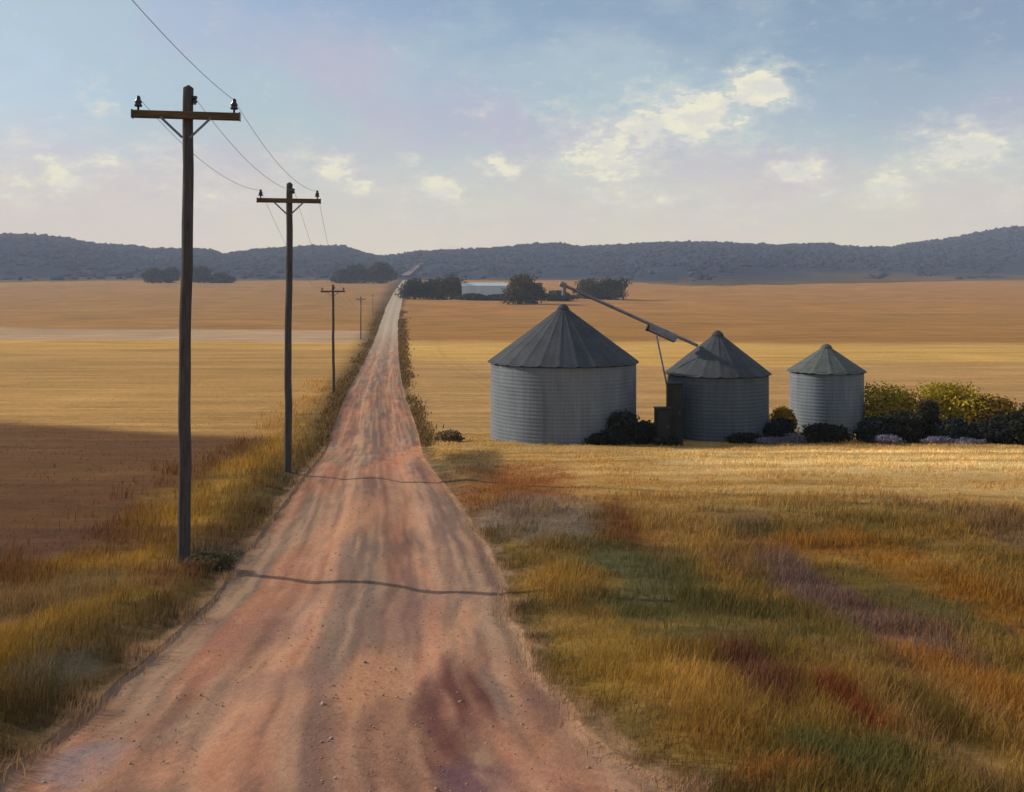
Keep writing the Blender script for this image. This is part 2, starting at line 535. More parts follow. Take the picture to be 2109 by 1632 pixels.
def ground_col(X, Y):
    X = np.asarray(X, float); Y = np.asarray(Y, float)
    l, r = edges(Y)
    right = (X > .5 * (l + r))
    off = np.where(right, X - r, l - X)
    wob = 1 + .10 * (fbm(X / (20 + Y * .35), Y / (6 + Y * .1), 3, 41) - .5) * 2
    Yw = Y * wob
    n1 = fbm(X / 2.4, Y / 2.4, 4, 51)[..., None]
    n2 = fbm(X / 22., np.log(np.maximum(Y, 1) + 10) * 46, 4, 52)[..., None]      # streaks along the drilling rows
    n3 = fbm(X / 6., Y / 6., 3, 53)[..., None]

    def blend(stops, colors, Yq, soft=.06):
        out = np.broadcast_to(colors[0], X.shape + (3,)).copy()
        for s_, c_ in zip(stops, colors[1:]):
            k = sstep(Yq, s_ * (1 - soft), s_ * (1 + soft))[..., None]
            out = out * (1 - k) + c_ * k
        return out
    # right of the road
    near = C(136, 104, 52) * (1 - sstep(n1, .42, .62)) + C(114, 92, 46) * sstep(n1, .42, .62)
    n4 = fbm(X / 2.6 + 7, Y / 5.2, 4, 57)[..., None]; n5 = fbm(X / 2.0 - 9, Y / 4.4, 4, 58)[..., None]
    kq = .7 * sstep(n4, .50, .60); near = near * (1 - kq) + C(88, 80, 46) * kq
    kq = .6 * sstep(n5, .54, .64); near = near * (1 - kq) + C(108, 84, 66) * kq
    near = near * (1 - .5 * sstep(n3, .5, .7)) + C(154, 118, 58) * .5 * sstep(n3, .5, .7)
    stub = C(196, 160, 100) * (1 - sstep(n2, .40, .58)) + C(166, 128, 72) * sstep(n2, .40, .58)
    pale = C(226, 196, 136)
    kk = (sstep(n2, .38, .55) * sstep(Y[..., None], 33, 37) * (1 - sstep(Y[..., None], 48, 54)) * sstep(X[..., None], 4, 9))
    stub = stub * (1 - .85 * kk) + pale * .85 * kk
    rr = blend([27, 62, 143, 215, 520], [C(134, 98, 48), stub, C(184, 142, 88), C(206, 160, 88), C(166, 120, 66), C(172, 122, 66)], Yw)
    kn = sstep(Yw, 26, 33)[..., None]
    rr = near * (1 - kn) + rr * kn
    # left of the road
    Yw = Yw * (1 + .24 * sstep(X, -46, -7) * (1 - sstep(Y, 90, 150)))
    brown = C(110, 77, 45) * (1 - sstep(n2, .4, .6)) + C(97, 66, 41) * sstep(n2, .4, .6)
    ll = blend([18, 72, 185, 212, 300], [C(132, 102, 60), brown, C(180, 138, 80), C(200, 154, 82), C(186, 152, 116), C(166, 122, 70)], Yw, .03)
    verge = 1 - sstep(off + (fbm(X / 1.6, Y / 1.6, 3, 61) - .5) * 2.2, 2.2, 4.6)
    kv = (verge * (1 - sstep(Y, 45, 95)))[..., None]
    vcol = C(158, 121, 50) * (1 - sstep(n1, .45, .65)) + C(134, 103, 50) * sstep(n1, .45, .65)
    ll = ll * (1 - kv) + vcol * kv
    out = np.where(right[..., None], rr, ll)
    # darker rank growth right beside the wheel track
    wv = np.where(right, .8, 2.7) * (1 + np.maximum(Y - 60, 0) / 160)
    ke = (1 - sstep(off + (fbm(X / .9, Y / .9, 3, 63) - .5) * 1.1, .25, np.maximum(wv, .3)))[..., None] * np.where(right, .7, .9)[..., None]
    out = out * (1 - ke) + C(78, 64, 42) * ke
    # road dirt spilt over the edge
    ks = (1 - sstep(off + (fbm(X / .35, Y / .5, 4, 65) - .5) * .8, .0, .34))[..., None] * .85
    out = out * (1 - ks) + C(150, 118, 90) * ks
    for (X0, Y0, ax, ay, col, st) in PW_:
        q = ((X - X0) / ax) ** 2 + ((Y - Y0) / ay) ** 2 + (fbm(X / .8, Y / .8, 4, 71) - .5) * 2.2
        k = (st * .9 * (1 - sstep(q, .1, 1.7)) * (off > 0))[..., None]
        out = out * (1 - k) + col * k
    v = (.74 + .52 * n2) * (.88 + .24 * fbm(X / 9., Y / 30., 4, 55)[..., None])
    return out * v


# ------------------------------------------------------------------ ground sheet
rowsY = np.concatenate([np.linspace(-90, 2, 40), 2.0 * np.exp(np.linspace(0, math.log(3720 / 2.0), 600))[1:]])
nc = 190
s_ = np.linspace(0, 1, nc)
k_ = 4.2
prof_off = (np.exp(k_ * s_) - 1) / (math.exp(k_) - 1)
inner = np.array([.03, .2, .5, .8, .97])
YY = rowsY[:, None]
Lh = 70 + np.maximum(YY, 0) * 1.0
el_, er_ = edges(rowsY)
el_, er_ = el_[:, None], er_[:, None]
GX = np.concatenate([(el_ - Lh * prof_off[None, ::-1]), el_ + (er_ - el_) * inner[None], er_ + Lh * prof_off[None]], 1)
GY = np.broadcast_to(YY, GX.shape)
GZ = terr(GX, GY)
GZ[:, nc:nc + 5] -= .22
GZ -= np.where(YY > 1450, sstep(YY, 1450, 1700) * 14, 0)       # the sheet dips under the foot of the hills


def grid_faces(nr, ncol):
    i = np.arange(nr - 1)[:, None] * ncol + np.arange(ncol - 1)[None]
    return np.stack([i, i + 1, i + ncol + 1, i + ncol], -1).reshape(-1, 4)


gc = ground_col(GX, GY)
g_o = obj('ground', np.stack([GX, GY, GZ], -1).reshape(-1, 3), grid_faces(*GX.shape), M_ground, cols=gc.reshape(-1, 3), smooth=True)
tag(g_o, kind='structure')

# ------------------------------------------------------------------ dirt road
rY = np.concatenate([np.linspace(-90, 2, 60), 2.0 * np.exp(np.linspace(0, math.log(1560 / 2.0), 760))[1:]])
U = np.linspace(-1, 1, 61)
a_, b_ = edges(rY)
cen, hw = (a_ + b_) / 2, (b_ - a_) / 2
RX = cen[:, None] + hw[:, None] * U[None]
RY = np.broadcast_to(rY[:, None], RX.shape)
um = RX - cen[:, None]
wob = (fbm(RY / 9., 0 * RY + 4.2, 3, 81) - .5) * .5
uu = U[None] + wob * .35
rut = np.exp(-((np.abs(uu) - .42) / .15) ** 2)
crown = np.exp(-(uu / .24) ** 2)
RZ = PROF(RY) - .05 - .05 * rut + .05 * crown + (fbm(RX / .5, RY / .9, 4, 83) - .5) * .045
RZ = np.where(np.abs(U[None]) > .985, terr(RX, RY) - .012, RZ)
salmon, grey, pale_, mauve, dark = C(178, 122, 94), C(148, 122, 102), C(196, 152, 120), C(128, 100, 92), C(100, 70, 66)
na = fbm(um / .8, RY / 9.0, 4, 84)[..., None]
nb = fbm(um / .22, RY / 5.0, 4, 85)[..., None]
nd = fbm(um / .9, RY / 6.0, 4, 86)[..., None]
rc = salmon * (1 - sstep(na, .42, .60)) + grey * sstep(na, .42, .60)
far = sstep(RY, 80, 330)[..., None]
kc = .75 * crown[..., None] * (1 - far) * (.45 + .55 * sstep(nb, .35, .6))
rc = rc * (1 - kc) + C(124, 104, 92) * kc
kr = .35 * np.exp(-((np.abs(uu) - .45) / .22) ** 2)[..., None] * (1 - far)
rc = rc * (1 - kr) + C(186, 134, 106) * kr
rc = rc * (1 - .55 * rut[..., None] * sstep(nb, .42, .6)) + pale_ * .55 * rut[..., None] * sstep(nb, .42, .6)
rc = rc * (1 - .6 * sstep(nd, .54, .68)) + mauve * .6 * sstep(nd, .54, .68)
edge_k = (sstep(np.abs(uu), .72, .98) * .55)[..., None] * np.ones_like(na)
rc = rc * (1 - edge_k) + C(136, 110, 86) * edge_k
nst = fbm(um / .13, RY / 7.5, 4, 88)[..., None]
rc = rc * (1 - .38 * sstep(nst, .52, .66)) + C(206, 160, 126) * .38 * sstep(nst, .52, .66)
rc = rc * (1 - .40 * (1 - sstep(nst, .34, .47))) + C(112, 84, 74) * .40 * (1 - sstep(nst, .34, .47))
rc = rc * .94
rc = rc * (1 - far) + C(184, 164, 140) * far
for (pc, hx, hy, col, st) in [((935, 1490), 70, 120, (90, 54, 52), 1.1), ((890, 1420), 34, 70, (96, 62, 58), 1.0), ((960, 1590), 90, 45, (102, 74, 80), 1.0),
                              ((1130, 1440), 60, 50, (112, 86, 78), .8), ((1200, 1540), 60, 40, (100, 86, 74), .7), ((760, 1400), 60, 60, (206, 150, 108), .7),
                              ((730, 1070), 45, 50, (198, 142, 106), .7), ((180, 1560), 70, 40, (134, 124, 128), .7), ((500, 1290), 90, 40, (148, 104, 92), .6),
                              ((860, 930), 30, 50, (204, 136, 102), .8), ((380, 1560), 160, 50, (192, 130, 98), .6), ((580, 1400), 120, 30, (140, 108, 94), .6),
                              ((850, 1260), 50, 70, (142, 112, 98), .5), ((960, 1280), 26, 50, (206, 150, 112), .7), ((1150, 1560), 90, 50, (196, 140, 110), .6)]:
    X0, Y0 = place(*pc)
    Y1, Y2 = ydist(pc[1] - hy), ydist(min(pc[1] + hy, 1700))
    q = ((RX - X0) / (hx * Y0 / F)) ** 2 + ((RY - .5 * (Y1 + Y2)) / (.5 * (Y1 - Y2))) ** 2 + (fbm(um / .16, RY / 2.4, 5, 87) - .5) * 3.2
    k = np.minimum(1, st * .8 * (1 - sstep(q, .0, 1.7)))[..., None]
    rc = rc * (1 - k) + C(*col) * k
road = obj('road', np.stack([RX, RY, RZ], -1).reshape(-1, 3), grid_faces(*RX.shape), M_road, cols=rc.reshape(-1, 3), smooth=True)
tag(road, kind='structure')

# ------------------------------------------------------------------ hills
hp = np.linspace(-1500, 3700, 700)
ht = np.concatenate([np.linspace(-.03, .9, 46), np.linspace(.9, 1.12, 30)[1:], np.linspace(1.12, 1.5, 8)[1:]])
foot = HFOOT(hp)
HYd = foot[:, None] + (2900 - foot[:, None]) * ht[None]
HX = (hp[:, None] - CX) / F * HYd
HZ = hill(HX, HYd)
HZ[:, 0] -= 12
hn = fbm(HX / 320, HYd / 320, 4, 91)[..., None]
tt = np.broadcast_to(ht[None, :, None], hn.shape)
fieldy = (1 - sstep(tt + (hn - .5) * .3, .0, np.where(hp > 1400, .24, .15)[:, None, None]))
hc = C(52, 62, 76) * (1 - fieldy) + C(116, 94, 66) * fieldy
h_o = obj('hills', np.stack([HX, HYd, HZ], -1).reshape(-1, 3), grid_faces(*HX.shape)[:, ::-1], M_hill, cols=hc.reshape(-1, 3), smooth=True)
tag(h_o, kind='structure')

# far woodland covering the hills (one mass)
nW = 30000
wp = rng.uniform(-500, 2650, nW)
wt = rng.beta(1.6, 1.1, nW) * 1.06 + .02
dens = fbm(wp / 60, wt * 6, 3, 95)
keep = (wt > .26) | ((wt > .03) & (dens > np.where(wp > 1400, .56, .46)))
keep &= ~((np.abs(wp - (835 + (wt - .02) * 160)) < 14) & (wt < .45))
wp, wt = wp[keep], wt[keep]
wf = HFOOT(wp)
wy = wf + (2900 - wf) * wt
wx = (wp - CX) / F * wy
wz = hill(wx, wy)
nW = len(wp)
ring = []
for (rr_, zz) in ((.55, .0), (1.0, .35), (.75, .75), (.35, .93)):
    for k in range(6):
        ring.append((rr_ * math.cos(k * math.pi / 3 + zz), rr_ * math.sin(k * math.pi / 3 + zz), zz))
ring = np.array(ring)
hgt = rng.gamma(5, .75, nW).clip(1.5, 9) * np.where(wt > .97, rng.uniform(.5, 1.15, nW), 1)
rad = rng.gamma(5, 1.25, nW).clip(3, 15)
jit = rng.uniform(.75, 1.25, (nW, 24, 1))
wv = ring[None] * jit * np.stack([rad, rad, hgt], -1)[:, None] + np.stack([wx, wy, wz - 2], -1)[:, None]
wfaces = []
for i in range(3):
    for k in range(6):
        wfaces.append((i * 6 + k, i * 6 + (k + 1) % 6, i * 6 + 6 + (k + 1) % 6, i * 6 + 6 + k))
wfaces.append((18, 19, 20, 21)); wfaces.append((18, 21, 22, 23))
wfaces = (np.array(wfaces)[None] + (np.arange(nW) * 24)[:, None, None]).reshape(-1, 4)
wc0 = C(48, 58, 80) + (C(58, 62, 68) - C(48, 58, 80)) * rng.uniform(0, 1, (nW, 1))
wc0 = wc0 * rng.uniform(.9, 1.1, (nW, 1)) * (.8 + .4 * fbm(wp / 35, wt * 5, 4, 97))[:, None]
wo_ = obj('woodland', wv.reshape(-1, 3), wfaces, M_hill, cols=np.repeat(wc0, 24, 0), smooth=True)
tag(wo_, 'dark slate coloured woodland covering the far hills', 'woodland', kind='stuff')

# track climbing the far hill, a continuation of the road
tp = [place(834 + 34 * q, 572 - 26 * q, 1300) for q in np.linspace(0, 1, 14)]
tv, tcn_ = [], []
for i, (X_, Y_) in enumerate(tp):
    wd = 7 - 3.5 * i / 13
    for s in (-1, 1):
        tv.append((X_ + s * wd, Y_, max(float(terr(X_ + s * wd, Y_)), float(hill(np.array(X_ + s * wd), np.array(Y_)))) + 3.5))
obj_tr = obj('path', np.array(tv), grid_faces(14, 2), M_road, cols=np.repeat(C(132, 112, 108)[None], 28, 0))
tag(obj_tr, kind='structure')

# ------------------------------------------------------------------ utility poles
POLE_H = 10.0


def make_pole(label):
    t = thing('utility_pole', (0, 0, 0), label, 'utility pole', 'utility poles along the dirt road')
    n, rings = 14, 26
    v, f = [], []
    for i in range(rings + 1):
        z = -0.6 + (POLE_H + .6) * i / rings
        r = .132 - .026 * max(z, 0) / POLE_H
        ox = .012 * math.sin(z * 1.1) + .006 * math.sin(z * 3.1 + 1)
        for k in range(n):
            a = 2 * math.pi * k / n
            q = r * (1 + .05 * math.sin(3 * a + z * .8) + .03 * random.uniform(-1, 1))
            v.append((ox + q * math.cos(a), q * math.sin(a), z))
    for i in range(rings):
        for k in range(n):
            f.append((i * n + k, i * n + (k + 1) % n, (i + 1) * n + (k + 1) % n, (i + 1) * n + k))
    f.append(tuple(range(n - 1, -1, -1)))
    v.append((0, 0, POLE_H + .07))
    for k in range(n):
        f.append((rings * n + k, rings * n + (k + 1) % n, (rings + 1) * n))
    obj('post', v, f, M_wood, t, smooth=True)
    arm = MB(); arm.box((0, -.185, ARM_Z), (2.14, .12, .155), bev=.015)
    arm_o = arm.build('crossarm', M_arm, t)
    for s in (-1, 1):
        b = MB()
        p0, p1 = Vector((s * .50, -.255, ARM_Z - .06)), Vector((s * .075, -.185, ARM_Z - .46))
        d = p1 - p0
        q = Vector((0, 0, 1)).rotation_difference(d.normalized())
        b.box((p0 + p1) / 2, (.05, .012, d.length), rot=q.to_matrix())
        b.build('brace', M_brace, t)
        ins = MB()
        ins.lathe((s * .96, -.185, ARM_Z + .0775), [(.022, 0), (.022, .07), (.075, .075), (.082, .10), (.055, .14), (.07, .15), (.072, .18), (.045, .22), (.048, .25), (.03, .29), (.012, .30)], 14)
        ins.build('insulator', M_glass, t, smooth=True)
        e = MB(); e.box((s * 1.075, -.185, ARM_Z), (.03, .14, .18), bev=.006)
        e.build('end_strap', M_glass, t)
    sp = MB()
    sp.lathe((.13, -.02, POLE_H - .32), [(.02, 0), (.05, .01), (.055, .05), (.03, .08), (.055, .11), (.05, .15), (.02, .16)], 12)
    sp.box((.09, -.02, POLE_H - .335), (.14, .03, .02))
    sp.build('insulator', M_glass, t, smooth=False)
    return t


ARM_Z = POLE_H - .60
POLES = [(377, 20.67, 1.0, R(.65), 'nearest and tallest weathered wooden power pole, crossarm with dark insulators, left of the dirt road'),
         (592, 35.1, 1.015, R(.45), 'second wooden power pole along the road, its thin crossarm standing against the sky'),
         (687, 91, 1.0, R(-.3), 'third power pole along the road, its crossarm in front of the far field'),
         (743, 231, 1.0, R(.2), 'small far power pole, fourth along the road, between two other poles'),
         (768, 505, 1.0, 0, 'smallest and farthest power pole, beside the far end of the dirt road')]


def dup(root, loc, label):
    r = root.copy(); COL.objects.link(r)
    r.location = loc; r['label'] = label
    for ch in root.children:
        c = ch.copy(); COL.objects.link(c); c.parent = r
    return r


from mathutils import Matrix
proto = None
ATT = []                                    # wire points: left, middle, right for every pole
for (px, Y, sc, lean, lab) in POLES:
    X, Y, z = at(px, Y)
    z -= .14 if Y < 25 else 0
    if proto is None:
        p = proto = make_pole(lab)
        p.location = (X, Y, z)
    else:
        p = dup(proto, (X, Y, z), lab)
    rz = R(6)
    p.rotation_euler = (0, lean, rz)
    p.scale = (sc,) * 3
    m = Matrix.LocRotScale(Vector((X, Y, z)), p.rotation_euler, Vector((sc,) * 3))
    ATT.append([m @ Vector((-.96, -.185, ARM_Z + .34)), m @ Vector((.16, -.02, POLE_H - .24)), m @ Vector((.96, -.185, ARM_Z + .34))])


def span(a, b, sag, n):
    return [a.lerp(b, i / n) - Vector((0, 0, sag * 4 * (i / n) * (1 - i / n))) for i in range(n)]


WL = ['power line wire strung along the left insulators of the pole crossarms',
      'power line wire strung along the pole tops, between the other two wires',
      'power line wire strung along the right insulators of the pole crossarms']
for k in range(3):
    a0 = ATT[0][k] + Vector((4.6, -36, 2.9))
    pts = span(a0, ATT[0][k], 1.45, 28) if k == 2 else []
    for i, sg in zip(range(4), (.42, 1.0, 2.2, 4.0)):
        pts += span(ATT[i][k], ATT[i + 1][k], sg * (1, .9, 1)[k], 22)
    pts.append(ATT[4][k])
    w = MB(); w.tube(pts, [.0052 + .00006 * max(0, p.y - 20) for p in pts], 6)
    o = w.build('power_wire', M_wire, smooth=True)
    tag(o, WL[k], 'wire', 'wires of the power line')

# ------------------------------------------------------------------ grain bins


def grain_bin(px, Y, wpx, eave_py, apex_py, label, roofmat, nrib, cap, wallmat=None):
    X, Y, z0 = at(px, Y)
    r = wpx / 2 * Y / F
    ze = (HY - eave_py) * Y / F - z0
    za = (HY - apex_py) * Y / F - z0
    t = thing('grain_bin', (X, Y, z0), label, 'grain bin', 'corrugated metal grain bins')
    # wall: rings of corrugation
    n = 128
    nz = int(ze / .05)
    zz = np.linspace(-.3, ze, nz)
    th = np.linspace(0, 2 * np.pi, n, endpoint=False)
    rr = r - .02 + .011 * np.sin(zz * 2 * np.pi / .21)
    seam = .010 * (np.abs(((zz[:, None] / .84) % 1) - .5) > .46)
    rr2 = rr[:, None] + seam + .006 * (np.abs(((th[None] * r / 2.4) % 1) - .5) > .47)
    v = np.stack([rr2 * np.cos(th)[None], rr2 * np.sin(th)[None], np.broadcast_to(zz[:, None], rr2.shape)], -1).reshape(-1, 3)
    i = np.arange(nz - 1)[:, None] * n + np.arange(n)[None]
    j = np.arange(nz - 1)[:, None] * n + (np.arange(n)[None] + 1) % n
    obj('wall', v, np.stack([i, j, j + n, i + n], -1).reshape(-1, 4), wallmat or M_galv, t, smooth=True)
    # roof: cone of ribbed sheets with an overhang
    n = nrib * 8
    th = np.linspace(0, 2 * np.pi, n, endpoint=False)
    q = np.linspace(0, 1, 14)
    R0 = r + .16
    rr = .28 + (R0 - .28) * q
    slope = (za - ze) / r
    zr = ze + .02 + (r - rr) * slope
    rib = np.maximum(0, 1 - np.abs(((np.arange(n) % 8) - 0.5)) / 1.01) * .09
    dent = (fbm(np.cos(th)[None] * 3 + rr[:, None], np.sin(th)[None] * 3, 3, int(px)) - .5) * .07 * q[:, None]
    vz = zr[:, None] + rib[None] * (.35 + .65 * q[:, None]) + dent
    v = np.stack([rr[:, None] * np.cos(th)[None], rr[:, None] * np.sin(th)[None], vz], -1).reshape(-1, 3)
    i = np.arange(13)[:, None] * n + np.arange(n)[None]
    j = np.arange(13)[:, None] * n + (np.arange(n)[None] + 1) % n
    fc = np.stack([i, i + n, j + n, j], -1).reshape(-1, 4)
    obj('roof', v, fc, roofmat, t)
    c = MB()
    zt = ze + .02 + (r - .28) * slope
    c.lathe((0, 0, zt - .06), [(.36, 0), (.37, .10), (.31, .15), (.30, .2), (.16, .2 + cap), (.05, .24 + cap)], 20)
    c.build('roof_cap', roofmat, t, smooth=False)
    e = MB()
    e.lathe((0, 0, ze - .16), [(r + .015, 0), (r + .04, .02), (r + .05, .15), (r + .015, .16)], 64)
    e.build('eave_trim', M_trim, t)
    return X, Y, z0, r, ze, za


b1 = grain_bin(1160, 60, 300, 742, 630, 'largest grain bin, dark cone roof and sunlit left wall, nearest the road', M_galvroof, 26, .12)
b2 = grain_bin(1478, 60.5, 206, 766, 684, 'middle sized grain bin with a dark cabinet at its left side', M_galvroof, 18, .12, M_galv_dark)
b3 = grain_bin(1702, 64.5, 148, 762, 711, 'smallest grain bin with pale ribbed roof, beside the row of bushes', M_galvroof_pale, 14, .08)

# auger lifting grain from the middle bin to the peak of the big one
ha = Vector(((1162 - CX) * 60 / F, 60, (HY - 588) * 60 / F))
hb = Vector(((1434 - CX) * 60.2 / F, 60.2, (HY - 711) * 60.2 / F))
aug = thing('grain_auger', ((1366 - CX) * 60 / F, 60, float(terr((1372 - CX) * 60 / F, 60))),
            'long grey grain auger sloping from middle bin up to the peak of the largest', 'grain auger')
ao = Vector(aug.location)
dirv = (hb - ha).normalized()
m = MB(); m.tube([ha - ao, hb + dirv * .1 - ao], .095, 16)
for q in np.linspace(.08, .92, 7):
    c = ha.lerp(hb, q) - ao
    m.lathe(c - dirv * .03, [(.10, 0), (.118, .005), (.118, .055), (.10, .06)], 16, axis=dirv)
m.build('tube', M_auger, aug, smooth=False)
m = MB()
m.lathe(ha - dirv * .30 - ao, [(.08, 0), (.15, .03), (.17, .2), (.17, .36), (.10, .46)], 18, axis=dirv)
m.tube([ha - ao + Vector((0, 0, -.1)), ha - ao + Vector((-.02, 0, -.4)), ha - ao + Vector((-.05, 0, -.62))], [.14, .12, .11], 14)
m.build('spout', M_auger, aug)
qh = .62 + .08
hc_ = ha.lerp(hb, .735) - ao
rot = Vector((1, 0, 0)).rotation_difference(dirv).to_matrix()
m = MB(); m.box(hc_ + Vector((.02, 0, -.24)), (1.9, .42, .46), rot=rot, bev=.09)
m.build('motor_housing', M_auger, aug)
m = MB(); m.lathe(hc_ - dirv * .98 + Vector((.0, -.02, -.28)), [(.2, 0), (.22, .03), (.22, .12), (.1, .14)], 16, axis=dirv)
m.build('pulley_guard', M_darksteel, aug)
lg = MB(); top = hc_ + Vector((-.30, -.05, -.40))
bx_ = (1373 - CX) * 60 / F - ao.x
lg.tube([top, Vector((bx_ + .05, -.35, top.z * .45)), Vector((bx_ + .1, -.45, -.2))], .055, 8)
lg.build('support_leg', M_auger, aug)

# dark steel cabinets at the left of the middle bin


def cabinet(name, px0, px1, top_py, Y, depth, label):
    X, Y, z0 = at((px0 + px1) / 2, Y)
    w = (px1 - px0) * Y / F
    h = (HY - top_py) * Y / F - z0
    t = thing(name, (X, Y, z0), label, 'cabinet', 'dark steel cabinets by the middle bin')
    m = MB(); m.box((0, 0, h / 2 - .1), (w, depth, h + .2), bev=.05)
    m.build('body', M_darksteel, t)
    m = MB(); m.box((0, -depth / 2 - .012, h * .5), (w * .78, .03, h * .82), bev=.008)
    d = m.build('door', M_darksteel, t)
    m = MB(); m.box((w * .28, -depth / 2 - .045, h * .5), (.03, .035, .22), bev=.006)
    m.build('handle', M_brace, d)
    m = MB(); m.box((0, 0, h + .02), (w + .08, depth + .08, .06), bev=.02)
    m.build('lid', M_darksteel, t)


cabinet('steel_cabinet', 1374, 1404, 790, 57.6, .8, 'tall narrow dark steel cabinet standing against the middle grain bin')
cabinet('steel_cabinet', 1349, 1380, 841, 56.8, .8, 'short dark steel cabinet left of the tall cabinet beside the middle grain bin')

# long white shed among the far trees
X, Y, z = at(998, 800)
sh = thing('shed', (X, Y, z), 'long low white metal shed among dark trees beyond the field', 'shed')
zt_ = (HY - 589) * Y / F - z
L_, D_ = 36.0, 11.0
zw = zt_
m = MB(); m.box((0, 0, zw / 2), (L_, D_, zw))
m.build('wall', M_shed, sh)
m = MB()
v = [(-L_ / 2 - .5, -D_ / 2 - .6, zw + .0), (L_ / 2 + .5, -D_ / 2 - .6, zw + .0), (L_ / 2 + .5, 0, zw + 2.6), (-L_ / 2 - .5, 0, zw + 2.6),
     (-L_ / 2 - .5, D_ / 2 + .6, zw + .0), (L_ / 2 + .5, D_ / 2 + .6, zw + .0)]
m.add(v, [(0, 1, 2, 3), (3, 2, 5, 4), (0, 3, 4), (1, 5, 2), (0, 4, 5, 1)])
m.build('roof', M_shedroof, sh)

# ------------------------------------------------------------------ trees and bushes


def crown_arrays(w, h, base, cols, leaf, nleaf, seed, shape='round'):
    g = np.random.default_rng(seed)
    nl = 9 if shape != 'low' else 7
    ce, ra, fac = [], [], []
    for i in range(nl):
        a = g.uniform(0, 2 * np.pi); q = math.sqrt(g.uniform(0, 1))
        zc = g.uniform(.22, .80)
        rad_at = {'round': math.sin(math.pi * min(.95, zc * .72 + .2)), 'point': 1.05 - zc, 'low': 1 - .6 * zc, 'wide': 1 - .35 * zc}[shape]
        ce.append((w * .36 * q * rad_at * math.cos(a), w * .30 * q * rad_at * math.sin(a), base + (h - base) * zc))
        s = g.uniform(.22, .36)
        ra.append((w * s * 1.0, w * s * .95, min((h - base) * s * g.uniform(.75, 1.05), (h - base) * (1.02 - zc) + .02 * h)))
        fac.append(g.uniform(.72, 1.28))
    ce.append((0, 0, base + (h - base) * .45)); ra.append((w * .34, w * .3, (h - base) * .42)); fac.append(.95)
    for sgn in (-1, 1):
        ce.append((sgn * w * .27, 0, base + (h - base) * g.uniform(.25, .4))); ra.append((w * .23, w * .22, (h - base) * .27)); fac.append(g.uniform(.8, 1.15))
    ce.append((g.uniform(-.1, .1) * w, 0, base + (h - base) * .78)); ra.append((w * .2, w * .2, (h - base) * .22)); fac.append(g.uniform(.9, 1.3))
    ce, ra, fac = np.array(ce), np.array(ra), np.array(fac)
    vol = (ra[:, 0] * ra[:, 2]); pk = vol / vol.sum()
    li = g.choice(len(ce), nleaf, p=pk)
    d = g.normal(size=(nleaf, 3)); d /= np.linalg.norm(d, axis=1)[:, None]
    rr = g.uniform(.25, 1.06, nleaf) ** .5
    rr = np.where(g.uniform(0, 1, nleaf) < .14, rr ** .3 * g.uniform(1.05, 1.38, nleaf), rr)
    p = ce[li] + d * ra[li] * rr[:, None]
    p[:, 2] = np.maximum(p[:, 2], leaf * .3)
    nrm = d + g.normal(size=(nleaf, 3)) * .7; nrm /= np.linalg.norm(nrm, axis=1)[:, None]
    t = np.cross(nrm, g.normal(size=(nleaf, 3))); t /= np.linalg.norm(t, axis=1)[:, None]
    b = np.cross(nrm, t)
    s = leaf * g.uniform(.6, 1.3, nleaf)[:, None]
    q = np.stack([p - t * s * .5, p + b * s * .32 + t * s * .05, p + t * s * .6, p - b * s * .32 + t * s * .05], 1)
    c0, c1 = np.array(cols[0]), np.array(cols[1])
    mixk = np.clip(g.uniform(0, 1, len(ce))[li] * .7 + g.uniform(0, .5, nleaf), 0, 1)[:, None]
    c = (c0 * (1 - mixk) + c1 * mixk) * fac[li][:, None] * g.uniform(.75, 1.25, (nleaf, 1))
    return q.reshape(-1, 3), np.arange(nleaf * 4).reshape(-1, 4), np.repeat(c, 4, 0)


def plant(name, trunk_name, px, Y, wpx, hpx, cols, label, cat, group, leaf, nleaf, seed, shape='round', base=.12):
    X, Y, z = at(px, Y)
    w, h = wpx * Y / F, hpx * Y / F
    t = thing(name, (X, Y, z - .02 * h), label, cat, group)
    v, f, c = crown_arrays(w, h, h * base, cols, leaf, nleaf, seed, shape)
    obj('crown' if trunk_name == 'trunk' else 'foliage', v, f, M_leaf, t, cols=c)
    m = MB()
    r = h * .035
    m.tube([(0, 0, -.03 * h), (.01 * w, 0, h * .2), (.03 * w, .01 * w, h * .45), (.02 * w, 0, h * .75)], [r * 1.3, r, r * .7, r * .25], 8)
    for k in range(5):
        a = k * 1.26 + seed
        m.tube([(.02 * w, 0, h * (.2 + .05 * k)), (.17 * w * math.cos(a), .15 * w * math.sin(a), h * (.38 + .05 * k)),
                (.30 * w * math.cos(a), .26 * w * math.sin(a), h * (.5 + .06 * k))], [r * .6, r * .4, r * .12], 6)
    m.build(trunk_name, M_bark, t, smooth=True)
    return t


